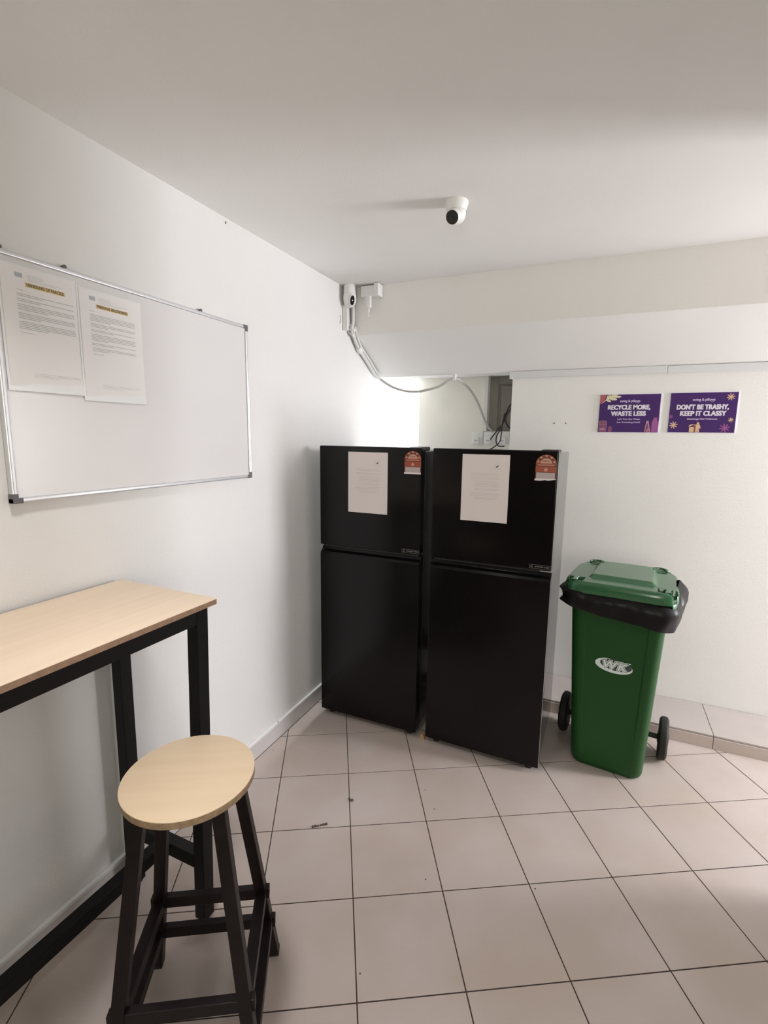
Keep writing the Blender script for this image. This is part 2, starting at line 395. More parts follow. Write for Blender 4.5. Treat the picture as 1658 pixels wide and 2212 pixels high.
# ================================================================== REFRIGERATORS
def fridge(name, label, loc, rz, W, trim=False):
    t = thing(name, label, 'refrigerator', loc, rz, 'pair of tall black refrigerators')
    D = 0.535
    MB().box((0.004, 0.066, 0.03), (W-0.004, D, 1.440)).obj('cabinet', FBODY, t, bevel=0.006)
    d1 = MB().box((0.0, 0.0, 0.948), (W, 0.055, 1.455)).obj('freezer_door', BLACKG, t, bevel=0.006, seg=5)
    # lower door with a finger recess along its top edge
    prof = [(0.0, 0.030), (0.0, 0.900), (0.006, 0.912), (0.020, 0.922), (0.026, 0.938), (0.055, 0.938), (0.055, 0.030)]
    d2 = MB().prism(prof, 0.0, W, 'x').obj('fridge_door', BLACKG, t, bevel=0.003)
    MB().box((0.012, 0.018, 0.938), (W-0.012, 0.055, 0.9485)).obj('grip_recess', BLACKM, t)
    MB().box((0.01, 0.055, 0.05), (W-0.01, 0.0665, 1.435)).obj('door_gasket', BLACKM, t)
    if trim: MB().box((W-0.0005, 0.004, 0.952), (W+0.0012, 0.010, 1.450)).obj('edge_trim', SILV, d1)
    if trim: MB().box((W-0.0005, 0.004, 0.036), (W+0.0012, 0.010, 0.900)).obj('edge_trim', SILV, d2)
    if trim: MB().box((W-0.045, 0.001, 0.9445), (W+0.001, 0.03, 0.9485)).obj('chrome_lip', SILV, d1)
    MB().box((W-0.075, 0.03, 1.440), (W-0.004, 0.13, 1.458)).obj('hinge_cover', BLACKM, t, bevel=0.004)
    for x in (0.045, W-0.045):
        o = MB().lathe([(0.017, 0), (0.017, 0.012), (0.010, 0.014), (0.010, 0.032)], 16).obj('foot', BLACKM, t); o.location = (x, 0.045, 0)
        o = MB().lathe([(0.017, 0), (0.017, 0.012), (0.010, 0.014), (0.010, 0.032)], 16).obj('foot', BLACKM, t); o.location = (x, D-0.05, 0)
    # inverter badge, bottom right of the freezer door
    b = bpy.data.objects.new('badge', None); COL.objects.link(b); b.parent = t
    b.location = (W-0.047-0.001*0, -0.0005, 0.9635); b.rotation_euler = FACE_Y
    b.empty_display_size = 0.02
    bw, bh, ln = 0.0435, 0.0088, 0.0012
    flat('badge_outline', [rect(-bw, bh-ln, bw, bh), rect(-bw, -bh, bw, -bh+ln), rect(-bw, -bh, -bw+ln, bh), rect(bw-ln, -bh, bw, bh)], 0.0, INKB, b)
    ring = MB(); n = 20
    for k in range(n-3):
        a0, a1 = 2*PI*k/n+0.5, 2*PI*(k+1)/n+0.5
        ring.prism([(-0.0335+0.0058*math.cos(a0), 0.0058*math.sin(a0)), (-0.0335+0.0058*math.cos(a1), 0.0058*math.sin(a1)),
                    (-0.0335+0.0040*math.cos(a1), 0.0040*math.sin(a1)), (-0.0335+0.0040*math.cos(a0), 0.0040*math.sin(a0))], 0, 0.0003)
    ring.prism(rect(-0.0335, -0.0008, -0.029, 0.0008), 0, 0.0003)
    ring.obj('badge_symbol', INKB, b)
    put_text('badge_text', 'INVERTER', 0.0092, INKB, b, 0.0075, 0.0, 0.0004, bold=0.00025, shear=0.25, width=0.060)
    return t
INKB = mat('badge_grey', (0.17, 0.155, 0.16), 0.5)
f1 = fridge('refrigerator', 'left black top-freezer fridge, beside the white left wall', (0.084, 0.454, 0), 0.0, 0.547)
f2 = fridge('refrigerator', 'right black top-freezer fridge, next to the green wheelie bin', (0.685, 0.4495, 0), R(-1.0), 0.541, True)

def energy_label(parent, x, z, torn=False):
    e = bpy.data.objects.new('energy_label', None); COL.objects.link(e); e.parent = parent
    e['label'] = 'orange-red energy star sticker' + (' with torn lower edge' if torn else '')
    e.location = (x, -0.0006, z); e.rotation_euler = FACE_Y; e.empty_display_size = 0.02
    a = 0.041
    dome = [(-a, 0.058)] + [(-a*math.cos(PI*k/18), 0.062+a*0.92*math.sin(PI*k/18)) for k in range(19)] + [(a, 0.058)]
    flat('dome', [dome], 0.0, LORG, e)
    flat('dome_ring', [[(-0.0345*math.cos(PI*k/16), 0.064+0.031*math.sin(PI*k/16)) for k in range(17)]], 0.0004, LBRN, e)
    flat('half_disc', [[(-0.0235*math.cos(PI*k/14), 0.064+0.0215*math.sin(PI*k/14)) for k in range(15)], rect(-0.033, 0.0555, 0.033, 0.0585)], 0.0008, LPEA, e)
    for k, an in enumerate((12, 51, 90, 129, 168)):
        flat('star', [star(0.0315*math.cos(R(an)), 0.065+0.0295*math.sin(R(an)), 0.0062, 0.0033, 5)], 0.0008, LPEA, e)
    flat('dark_rule', [rect(-a, 0.0515, a, 0.058)], 0.0001, LBRN, e)
    flat('band', [rect(-a, 0.028, a, 0.0515)], 0.0, LORG, e)
    flat('star', [star(0, 0.0385, 0.0105, 0.0048, 5)], 0.0004, LPEA, e)
    put_text('label_text', 'ENERGY', 0.0062, LBRN, e, 0, 0.0735, 0.0012, bold=0.0002, width=0.030)
    flat('panel_frame', [rect(-a, -0.001, a, 0.028)], 0.0, LBRN, e)
    flat('panel', [rect(-a+0.004, -0.001, a-0.004, 0.026)], 0.0004, LGRY, e)
    flat('panel_print', [rect(-0.02, 0.0215, 0.02, 0.0225), rect(-0.006, 0.014, 0.006, 0.015), rect(-0.012, 0.006, 0.012, 0.007)], 0.0008, INKG, e)
    bot = [(-a-0.002, -0.007), (-0.02, -0.008), (0.0, -0.0045), (0.01, -0.0065), (a, -0.0015), (a, 0.002), (-a-0.001, 0.001)] if torn else [(-a-0.001, -0.007), (a, -0.006), (a, 0.002), (-a-0.001, 0.001)]
    MB().prism(bot, 0.0005, 0.0014).obj('paper_edge', PAPERF, e)
energy_label(f1, 0.503, 1.339)
energy_label(f2, 0.493, 1.339, True)

def fridge_paper(name, label, parent_m, x0, z0, w_, h_, logo):
    p = thing(name, label, 'paper', group='notices taped to the fridge doors')
    p.matrix_world = parent_m @ Matrix.Translation((x0, -0.0008, z0)) @ Matrix.Rotation(PI/2, 4, 'X')
    MB().box((0, 0, 0), (w_, h_, 0.0006)).obj('sheet', PAPERF, p)
    e = 0.0022
    flat('white_border', [rect(0, 0, e, h_), rect(w_-e, 0, w_, h_), rect(0, h_-e, w_, h_), rect(0, 0, w_, e)], 0.0007, PAPER, p)
    flat('printed_mark', [ellipse(w_*0.745, h_*0.83, 0.0075, 0.0028, 16, 0.65)], 0.0007, INKD, p)
    arc = MB()
    for k in range(8):
        a0, a1 = R(60+k*18), R(60+(k+1)*18)
        arc.prism([(w_*0.745+0.011*math.cos(a0), h_*0.835+0.011*math.sin(a0)), (w_*0.745+0.011*math.cos(a1), h_*0.835+0.011*math.sin(a1)),
                   (w_*0.745+0.010*math.cos(a1), h_*0.835+0.010*math.sin(a1)), (w_*0.745+0.010*math.cos(a0), h_*0.835+0.010*math.sin(a0))], 0.0007, 0.001)
    arc.prism(rect(w_*0.66, h_*0.795, w_*0.83, h_*0.799), 0.0007, 0.001)
    arc.obj('printed_arc', INKF, p)
    ls = []
    rows = [.72,.70,.66,.64,.60,.57,.55,.53,.49,.47,.43,.41,.39,.36,.34]
    for i, r_ in enumerate(rows):
        xa = 0.19 if i in (0,1,2,3,10,11,12) else 0.27; xb = 0.81 if i % 3 else 0.77
        if i == len(rows)-1: xb = 0.72
        ls.append(rect(w_*xa, h_*r_, w_*xb, h_*r_+0.0013))
    flat('printed_lines', ls, 0.0007, INKF, p)
    return p
bpy.context.view_layer.update()
fridge_paper('paper_notice', 'white printed notice taped to the left fridge freezer door', f1.matrix_world.copy(), 0.165, 1.131, 0.212, 0.297, 1)
fridge_paper('paper_notice', 'white printed notice taped to the right fridge freezer door', f2.matrix_world.copy(), 0.139, 1.138, 0.207, 0.295, 2)

o = MB().prism([(0, 0), (0.030, 0), (0.022, 0.022), (0.008, 0.030)], 0, 0.022, 'y').obj('cardboard_wedge', CARDB)
o.location = (0.650, 0.462, 0); tag(o, 'small tan cardboard wedge on the floor between the two fridges', 'cardboard')

# ================================================================== WHITEBOARD
wbt = thing('whiteboard', 'white dry-erase board with aluminium frame on the left wall', 'whiteboard', (0.002, -0.460, 1.634))
hw, hh, fwid, fd = 0.458, 0.304, 0.013, 0.020
MB().box((0.004, -hw+0.004, -hh+0.004), (0.014, hw-0.004, hh-0.004)).obj('board_panel', BOARDM, wbt)
for zz in (-1, 1):
    MB().box((0, -hw, zz*hh-fwid/2), (fd, hw, zz*hh+fwid/2)).obj('frame_rail', ALU, wbt, bevel=0.004, seg=3)
    MB().box((0, zz*hw-fwid/2, -hh), (fd, zz*hw+fwid/2, hh)).obj('frame_rail', ALU, wbt, bevel=0.004, seg=3)
for sy in (-1, 1):
    for sz in (-1, 1):
        y0, y1 = sorted((sy*(hw+0.008), sy*(hw-0.017))); z0, z1 = sorted((sz*(hh+0.008), sz*(hh-0.006)))
        m_ = MB().box((-0.001, y0, z0), (fd+0.0015, y1, z1))
        y0, y1 = sorted((sy*(hw+0.008), sy*(hw-0.006))); z0, z1 = sorted((sz*(hh+0.008), sz*(hh-0.017)))
        m_.box((-0.0012, y0, z0), (fd+0.0017, y1, z1))
        m_.obj('corner_cap', CAPG, wbt, bevel=0.002)
for y in (-0.893, -0.735, -0.240):
    c = MB().lathe([(0.0045, 0), (0.0045, 0.010), (0.0055, 0.011), (0.0055, 0.014)], 10, axis='x')
    c.box((0.0, -0.006, -0.012), (0.006, 0.006, 0.0))
    o = c.obj('mounting_screw', CAPG, wbt); o.location = (-0.001, y+0.460, 0.316)

def board_notice(label, y0, zb, wid, hei, title, tw, rows, bx0, bx1, lx):
    p = thing('paper_notice', label, 'paper', (0.0165, y0, zb), rot=FACE_X, group='notices on the whiteboard')
    s = MB(); n = 10; vs = []
    for i in range(n+1):
        for j in range(n+1):
            x = wid*i/n; y = hei*j/n
            lift = 0.004*max(0, 1-y/0.05)*(0.4+0.6*x/wid) + 0.0007*math.sin(x*30)*math.sin(y*17)
            vs.append((x, y, lift+0.0008))
    fs = [(i*(n+1)+j, (i+1)*(n+1)+j, (i+1)*(n+1)+j+1, i*(n+1)+j+1) for i in range(n) for j in range(n)]
    top = [(a, b, c+0.0005) for a, b, c in vs]
    s.add(vs, [f[::-1] for f in fs]); s.add(top, fs)
    s.obj('plastic_sleeve', SLEEVE, p, smooth=True)
    z = 0.0030
    MB().box((0.006, 0.012, 0.0022), (wid-0.004, hei-0.004, z-0.0001)).obj('sheet', PAPER, p)
    flat('letterhead_mark', [rect(lx, hei-0.030, lx+0.018, hei-0.019)], z, mat('letterhead_blue_grey', (0.42, 0.46, 0.50), 0.7), p)
    flat('letterhead_lines', [rect(lx+0.030, hei-0.020-k*0.0035, lx+0.030+l, hei-0.0188-k*0.0035) for k, l in enumerate((0.035, 0.042, 0.037, 0.09, 0.07))], z, INKF2, p)
    ty_ = hei-0.044
    flat('highlight', [rect((bx0+bx1)/2-tw/2-0.003, ty_-0.0055, (bx0+bx1)/2+tw/2+0.003, ty_+0.0055)], z, YELL, p)
    put_text('title_text', title, 0.0105, INKD, p, (bx0+bx1)/2, ty_, z+0.0006, bold=0.0004, width=tw)
    ls = []
    y = hei-0.060
    ls.append(rect(bx0, y, bx0+0.016, y+0.0010)); y -= 0.010
    for cnt_ in rows:
        for k in range(cnt_):
            xe = bx1 if k < cnt_-1 else bx0+(bx1-bx0)*random.uniform(0.35, 0.6)
            ls.append(rect(bx0, y, xe, y+0.0016)); y -= 0.0041
        y -= 0.0045
    ls.append(rect(bx0, y-0.001, bx0+0.034, y+0.0002))
    flat('printed_lines', ls, z, INKG, p)
    flat('footer_lines', [rect(bx0+0.024, 0.046, bx1+0.004, 0.0472), rect(bx0+0.024, 0.042, bx1+0.004, 0.0432), rect(bx0+0.024, 0.038, bx0+0.09, 0.0392)], z, INKF2, p)
    return p
INKF2 = mat('faint_print', (0.62, 0.60, 0.61), 0.8)
board_notice('left plastic-sleeved notice headed HANDLING OF PARCELS on the whiteboard', -0.907, 1.609, 0.195, 0.309, 'HANDLING OF PARCELS', 0.094, [2,2,4,4,5], 0.040, 0.184, 0.039)
board_notice('right plastic-sleeved notice headed PERSONAL BELONGINGS on the whiteboard', -0.711, 1.597, 0.208, 0.313, 'PERSONAL BELONGINGS', 0.098, [5,3,2,5,2,3], 0.035, 0.180, 0.036)

# ================================================================== POSTERS
def poster(label, x0, z0, which):
    p = thing('poster', label, 'poster', (x0, 1.3248, z0), rot=FACE_Y)
    W_, H_ = 0.2975, 0.2065
    MB().box((0, 0, 0), (W_, H_, 0.0040)).obj('backing_board', PWHITE, p)
    z = 0.0042
    flat('printed_face', [rect(0.0015, 0.002, W_-0.003, H_-0.003)], z-0.0001, PURP, p)
    z += 0.0004
    zz = z+0.0012
    put_text('brand_text', 'swing & pillows', 0.017, PLIL, p, 0.150, 0.168, zz, bold=0.0006, width=0.098)
    put_text('brand_text', 'HOTELS', 0.005, PLIL, p, 0.186, 0.159, zz, bold=0.0001)
    if which == 1:
        put_text('headline_text', 'RECYCLE MORE,', 0.033, PWHITE, p, 0.146, 0.134, zz, bold=0.0006, smear=0.0013, width=0.204)
        put_text('headline_text', 'WASTE LESS', 0.033, PWHITE, p, 0.146, 0.101, zz, bold=0.0006, smear=0.0013, width=0.168)
        put_text('small_text', "Let's Turn Our Waste", 0.0115, PLIL, p, 0.150, 0.072, zz, bold=0.0003, width=0.108)
        put_text('small_text', 'Into Something Useful', 0.0115, PLIL, p, 0.150, 0.055, zz, bold=0.0003, width=0.112)
        flat('red_corner', [[(0.0015, H_-0.003), (0.0015, H_-0.052), (0.012, H_-0.052), (0.026, H_-0.030), (0.033, H_-0.003)]], z, PRED, p)
        lf = [[(0.014, 0.160), (0.030, 0.176), (0.038, 0.203), (0.090, 0.2035), (0.07, 0.190), (0.032, 0.172), (0.017, 0.160)]]
        for cx, cy, a, b, rt_ in ((0.045, 0.171, 0.013, 0.006, -0.4), (0.066, 0.180, 0.020, 0.007, -0.15), (0.083, 0.192, 0.023, 0.006, 0.0), (0.050, 0.192, 0.016, 0.009, 0.6), (0.066, 0.196, 0.015, 0.008, 0.4)):
            lf.append(ellipse(cx, cy, a, b, 20, rt_))
        for k_, q in enumerate(lf): flat('leaf', [q], z+0.0003+0.00012*k_, PLEAF, p)
        flat('leaf_gap', [ellipse(0.044, 0.199, 0.0018, 0.004, 12, -0.3), ellipse(0.056, 0.200, 0.0018, 0.003, 12, -0.3)], z+0.0014, PURP, p)
        flat('can', [rrect(0.006, 0.004, 0.044, 0.064, 0.006)], z, PMAR, p)
        out = MB()
        for (x_, y_, X_, Y_) in ((0.006, 0.006, 0.0075, 0.060), (0.042, 0.006, 0.0435, 0.060), (0.010, 0.062, 0.040, 0.0635), (0.010, 0.044, 0.040, 0.0455), (0.010, 0.054, 0.040, 0.0548)):
            out.prism(rect(x_, y_, X_, Y_), z+0.0004, z+0.0007)
        out.obj('can_outline', PPINK, p)
        flat('can_mark', [star(0.014, 0.018, 0.006, 0.003, 6), ellipse(0.028, 0.018, 0.008, 0.008, 16)], z+0.0004, PPINK, p)
        flat('can_mark_hole', [ellipse(0.028, 0.018, 0.0035, 0.0035, 12)], z+0.0008, PMAR, p)
        flat('jar', [rrect(0.052, 0.004, 0.072, 0.030, 0.004), rect(0.057, 0.030, 0.067, 0.036)], z, PMAR, p)
        flat('bottle', [[(0.262, 0.004), (0.262, 0.055), (0.268, 0.068), (0.270, 0.080), (0.286, 0.080), (0.287, 0.068), (0.2935, 0.056), (0.2935, 0.004)]], z, PMAG, p)
        flat('bottle', [[(0.230, 0.002), (0.232, 0.030), (0.236, 0.054), (0.236, 0.062), (0.248, 0.062), (0.248, 0.054), (0.254, 0.030), (0.257, 0.002)]], z+0.0003, PPINK, p)
        flat('bottle_inside', [[(0.234, 0.002), (0.236, 0.028), (0.240, 0.050), (0.244, 0.050), (0.250, 0.028), (0.253, 0.002)]], z+0.0007, PMAR, p)
        flat('ring', [ellipse(0.250, 0.012, 0.009, 0.009, 16)], z+0.001, PPINK, p)
        flat('ring_hole', [ellipse(0.250, 0.011, 0.005, 0.005, 16)], z+0.0014, PMAR, p)
    else:
        put_text('headline_text', "DON'T BE TRASHY,", 0.033, PWHITE, p, 0.146, 0.130, zz, bold=0.0006, smear=0.0013, width=0.226)
        put_text('headline_text', 'KEEP IT CLASSY', 0.033, PWHITE, p, 0.150, 0.098, zz, bold=0.0006, smear=0.0013, width=0.200)
        put_text('small_text', 'Litterbugs Not Welcome', 0.0115, PLIL, p, 0.150, 0.071, zz, bold=0.0004, width=0.132)
        for cx, cy, r_, m_ in ((0.264, 0.180, 0.019, PTAN), (0.026, 0.040, 0.020, PTAN), (0.274, 0.066, 0.013, PTAN), (0.252, 0.026, 0.024, PMAG), (0.010, 0.083, 0.011, PMAG)):
            s = MB()
            for k in range(8):
                a = k*PI/4+0.2; c_, s_ = math.cos(a), math.sin(a); rr = min(r_, 1)
                px, py = cx+c_*rr*0.55, cy+s_*rr*0.55
                pts = [(x, y) for x, y in ellipse(px, py, rr*0.45, rr*0.12, 10, a)]
                pts = [(min(max(x, 0.002), 0.294), min(max(y, 0.003), 0.203)) for x, y in pts]
                s.prism(pts, z, z+0.0003+0.00006*k)
            s.prism(ellipse(cx, cy, rr*0.25, rr*0.25, 10), z, z+0.0009)
            s.obj('star_flower', m_, p)
        flat('pictogram_shadow', [rect(0.118, 0.003, 0.130, 0.036)], z, PBRN, p)
        flat('pictogram_bin', [rrect(0.098, 0.004, 0.119, 0.030, 0.003), [(0.093, 0.031), (0.116, 0.041), (0.117, 0.045), (0.100, 0.042)]], z+0.0002, PTAN, p)
        fig = [ellipse(0.135, 0.049, 0.006, 0.006, 14), [(0.126, 0.043), (0.143, 0.043), (0.149, 0.024), (0.145, 0.022), (0.142, 0.028), (0.143, 0.003), (0.136, 0.003), (0.135, 0.018), (0.133, 0.003), (0.126, 0.003)], [(0.118, 0.041), (0.128, 0.044), (0.128, 0.040), (0.119, 0.037)]]
        flat('pictogram_person', fig, z+0.0004, PTAN, p)
    return p
poster('purple recycling poster reading RECYCLE MORE, WASTE LESS, left of the pair', 1.3505, 1.541, 1)
poster("purple poster reading DON'T BE TRASHY, KEEP IT CLASSY, right of the pair", 1.6885, 1.5425, 2)

# ================================================================== BAR TABLE
tb = thing('bar_table', 'tall narrow bar table with pale wood top and black steel frame', 'table', (0.2116, -1.242, 0), R(-0.8))
MB().prism(rrect(-0.2, -0.6, 0.2, 0.6, 0.006, 3), 1.0442, 1.045).obj('top_laminate', BEECH, tb)
MB().prism(rrect(-0.2, -0.6, 0.2, 0.6, 0.006, 3), 1.030, 1.0441).obj('tabletop', EDGE, tb)
EX, EY = Vector((1,0,0)), Vector((0,1,0)); EZ = Vector((0,0,1))
LW = 0.040
for sy in (-1, 1):
    MB().bar((0.134, sy*0.557, 0.012), (0.156, sy*0.566, 1.030), EX, EY, LW, LW).obj('leg', STEELB, tb, bevel=0.002)
    MB().bar((-0.166, sy*0.550, 0.012), (-0.166, sy*0.555, 1.030), EX, EY, LW, LW).obj('leg', STEELB, tb, bevel=0.002)
    MB().bar((-0.146, sy*0.553, 0.212), (0.120, sy*0.556, 0.212), EY, EZ, 0.036, 0.044).obj('side_stretcher', STEELB, tb, bevel=0.002)
    MB().bar((-0.146, sy*0.560, 1.006), (0.136, sy*0.562, 1.006), EY, EZ, 0.030, 0.048).obj('top_rail', STEELB, tb, bevel=0.002)
    for x in (0.134, -0.166):
        o = MB().lathe([(0.013, 0), (0.017, 0.004), (0.017, 0.013)], 14).obj('foot', BLACKM, tb); o.location = (x, sy*0.5535, 0)
MB().bar((-0.012, -0.535, 0.218), (-0.012, 0.535, 0.218), EX, EZ, 0.038, 0.040).obj('long_stretcher', STEELB, tb, bevel=0.002)
MB().bar((0.158, -0.546, 1.005), (0.158, 0.546, 1.005), EX, EZ, 0.034, 0.049).obj('top_rail', STEELB, tb, bevel=0.002)
MB().bar((-0.168, -0.535, 1.005), (-0.168, 0.535, 1.005), EX, EZ, 0.034, 0.049).obj('top_rail', STEELB, tb, bevel=0.002)

# ================================================================== STOOL
SA = R(30.8)
st = thing('bar_stool', 'round pale wood bar stool with dark splayed legs beside the table', 'stool', (0.557, -0.903, 0), SA)
def lp(i, j, z, h=0.70, rt_=0.083, rb=0.163):
    r_ = rb+(rt_-rb)*z/h; return Vector((i*r_, j*r_, z))
MB().lathe([(0.1475, 0.700), (0.1485, 0.702), (0.1485, 0.7165)], 72).obj('seat_edge', EDGES, st, smooth=True)
MB().lathe([(0.1485, 0.7166), (0.1480, 0.7178), (0.1470, 0.7182)], 72).obj('seat', BEECHS, st, smooth=True)
for i in (-1, 1):
    for j in (-1, 1):
        MB().bar(lp(i, j, 0.008), lp(i, j, 0.700), EX, EY, 0.029, 0.029).obj('leg', STOOLM, st, bevel=0.0015)
        o = MB().box((-0.0145, -0.0145, 0), (0.0145, 0.0145, 0.012)).obj('rubber_foot', BLACKM, st, bevel=0.002); o.location = lp(i, j, 0) * 1.0
for z in (0.128, 0.238):
    r_ = lp(1, 1, z).x; ov = 0.022
    for s in (-1, 1):
        MB().bar((-r_-ov, s*r_, z), (r_+ov, s*r_, z), EY, EZ, 0.020, 0.031).obj('rung', STOOLM, st, bevel=0.0015)
        MB().bar((s*r_, -r_-0.012, z-0.004), (s*r_, r_+0.012, z-0.004), EX, EZ, 0.028, 0.033).obj('rung', STOOLM, st, bevel=0.0015)
MB().prism(rrect(-0.088, -0.088, 0.088, 0.088, 0.01), 0.686, 0.6995).obj('seat_brace', STOOLM, st, bevel=0.001)

# ================================================================== WHEELIE BIN
BA = R(-6.5)
bn = thing('wheelie_bin', 'green two-wheeled wheelie bin standing right of the fridges', 'bin', (1.500, 0.588, 0), BA)
# local frame: x right, y towards the wall, origin at the middle of the front bottom edge
def sect(z):
    t = z/0.88
    w2_ = 0.150+0.037*t; yf = 0.004-0.096*t; yb = 0.335+0.045*t
    return w2_, yf, yb
bodym = MB(); rings = []
zs = [0.0, 0.012, 0.03, 0.1, 0.3, 0.5, 0.7, 0.86, 0.885]
N = None
for z in zs:
    w2_, yf, yb = sect(z)
    ins = 0.012 if z == 0 else (0.004 if z == 0.012 else 0)
    q = rrect(-w2_+ins, yf+ins, w2_-ins, yb-ins, 0.045, 7)
    # shallow recessed front panel between two vertical ribs
    extra = []
    ring = [(x, y, z) for x, y in q]
    # ring order: right-back, left-back, left-front, right-front arcs; add front panel points between the last two arcs
    k = 3*8
    dp = 0.0 if z < 0.05 or z > 0.86 else 0.005
    xp = w2_*0.66
    ins_pts = [(-xp-0.006, yf+ins, z), (-xp, yf+ins+dp, z), (xp, yf+ins+dp, z), (xp+0.006, yf+ins, z)]
    ring = ring[:k] + ins_pts + ring[k:]
    N = len(ring); rings.append(ring)
for r_ in rings: bodym.v += r_
for i in range(len(rings)-1):
    for k in range(N):
        a = i*N+k; b = i*N+(k+1) % N; bodym.f.append((a, b, b+N, a+N))
bodym.f.append(tuple(range(N))[::-1])
bodym.f.append(tuple((len(rings)-1)*N+k for k in range(N)))
bodym.obj('body', GREEN, bn, smooth=True)
MB().prism(rrect(-0.208, -0.118, 0.208, 0.345, 0.05, 6), 0.862, 0.884).obj('rim', GREEN, bn, bevel=0.004)
# lid as one sculpted sheet: dished top, raised centre panel, four recessed pockets with ribbed tabs
LX, LY0, LY1 = 0.2150, -0.122, 0.345
nx, ny = 110, 120
def inside(x, y, x0, y0, x1, y1, s=0.006):
    f = lambda d: max(0.0, min(1.0, d/s+0.5))
    return f(x-x0)*f(x1-x)*f(y-y0)*f(y1-y)
def lid_h(u, v):
    x = u*LX; y = LY0+(LY1-LY0)*v
    h = 0.910 + 0.004*(1-u*u) - 0.022*(v)                       # falls slightly to the hinge
    h += 0.014*inside(x, y, -0.122, -0.010, 0.126, 0.400, 0.016)
    for s in (-1, 1):
        pk = inside(x, y, s*0.174-0.033, -0.100, s*0.174+0.033, -0.035, 0.004)
        tab = inside(x, y, s*0.176-0.012, -0.094, s*0.176+0.012, -0.020, 0.004)
        h -= 0.032*pk*(1-tab)
        pb = inside(x, y, s*0.135-0.030, 0.285, s*0.135+0.030, 0.330, 0.006)
        h -= 0.016*pb*(1-inside(x, y, s*0.135-0.034, 0.312, s*0.135+0.034, 0.40, 0.004)*0.9)
    return h
lid = MB(); idx = {}
def lid_xy(u, v):
    # map the square to a rounded rectangle with a bowed front
    uu = 2*v-1; e = 7.0
    k = 1.0/max(1e-6, (abs(u)**e+abs(uu)**e)**(1/e)) * max(abs(u), abs(uu)) if (abs(u)+abs(uu)) > 0 else 1
    x, y = u*k, (uu*k+1)/2
    X = x*LX*(1.0 - 0.012*y); Y = LY0+(LY1-LY0)*y - 0.003*(1-x*x)*(1-y)
    return X, Y, x, y
for i in range(nx+1):
    for j in range(ny+1):
        u = -1+2*i/nx; v = j/ny
        X, Y, x, y = lid_xy(u, v)
        edge = max(abs(u), abs(2*v-1)); h = lid_h(x, y)
        if edge > 0.955: h -= 0.010*((edge-0.955)/0.045)**2
        idx[(i, j)] = len(lid.v); lid.v.append((X, Y, h))
for i in range(nx):
    for j in range(ny): lid.f.append((idx[(i,j)], idx[(i+1,j)], idx[(i+1,j+1)], idx[(i,j+1)]))
# skirt
bd = [(i, 0) for i in range(nx)] + [(nx, j) for j in range(ny)] + [(i, ny) for i in range(nx, 0, -1)] + [(0, j) for j in range(ny, 0, -1)]
prev = [idx[b] for b in bd]
for dz, gr in ((0.010, 1.010), (0.036, 1.014), (0.040, 1.004), (0.036, 0.985)):
    cur = []
    for b in bd:
        X, Y, Z = lid.v[idx[b]]
        cy = (LY0+LY1)/2
        cur.append(len(lid.v)); lid.v.append((X*gr, cy+(Y-cy)*gr, Z-dz))
    for k in range(len(bd)):
        k2 = (k+1) % len(bd); lid.f.append((prev[k], cur[k], cur[k2], prev[k2]))
    prev = cur
lid_o = lid.obj('lid', GREENL, bn, smooth=True)
for s in (-1, 1):
    for k in range(4):
        MB().box((s*0.176-0.0120+k*0.0069, -0.0985, 0.893), (s*0.176-0.0087+k*0.0069, -0.088, 0.9115)).obj('tab_rib', GREENL, lid_o, bevel=0.0008, seg=1)
    # grip loop at the hinge corners
    pts = smooth_path([(s*0.165, 0.335, 0.889), (s*0.165, 0.358, 0.893), (s*0.135, 0.366, 0.896), (s*0.105, 0.358, 0.893), (s*0.105, 0.335, 0.889)], 6)
    MB().tube(pts, 0.006, 8).obj('grip_loop', GREENL, lid_o, smooth=True)
MB().tube([(-0.19, 0.372, 0.862), (0.19, 0.372, 0.862)], 0.013, 14).obj('push_handle', GREEN, bn, smooth=True)
for s in (-1, 1):
    MB().box((s*0.17-0.012, 0.33, 0.84), (s*0.17+0.012, 0.385, 0.876)).obj('handle_bracket', GREEN, bn, bevel=0.003)
    wprof = [(0.030, -0.017), (0.086, -0.020), (0.098, -0.012), (0.100, 0.0), (0.098, 0.012), (0.086, 0.020), (0.030, 0.017)]
    o = MB().lathe(wprof, 40, axis='x').obj('wheel', RUBBER, bn, smooth=True); o.location = (s*0.222, 0.262, 0.100)
    h_ = MB().lathe([(0.020, -0.024), (0.030, -0.020), (0.030, 0.020), (0.020, 0.024)], 20, axis='x').obj('wheel_hub', BLACKM, o, smooth=True)
MB().tube([(-0.205, 0.262, 0.100), (0.205, 0.262, 0.100)], 0.012, 12).obj('axle', BLACKM, bn, smooth=True)
# WK mark on the sloping front
lg = bpy.data.objects.new('logo', None); COL.objects.link(lg); lg.parent = bn; lg.empty_display_size = 0.02
lg['label'] = 'white oval WK logo'
zl = 0.540; slope = math.atan2(0.100, 0.88)
lg.location = (0.004, sect(zl)[1]+0.0045-0.0010, zl); lg.rotation_euler = (PI/2+slope, 0, R(0))
lg.scale = (0.93, 0.93, 1)
ro = -0.05
outer = ellipse(0, 0, 0.079, 0.036, 64, ro); inner = ellipse(0.009, 0.006, 0.067, 0.029, 64, ro)
inner = [(x, min(y, 0.60)) for x, y in inner]
cm = MB()
for k in range(64):
    a = 2*PI*k/64
    if 0.10*PI < a < 0.62*PI: continue
    k2 = (k+1) % 64
    cm.prism([outer[k], outer[k2], inner[k2], inner[k]], 0, 0.0006)
cm.obj('logo_oval', LOGOW, lg)
flat('logo_oval_shadow', [ellipse(0.004, 0.004, 0.072, 0.032, 48, ro)], -0.0002, LOGOG, lg, 0.0003)
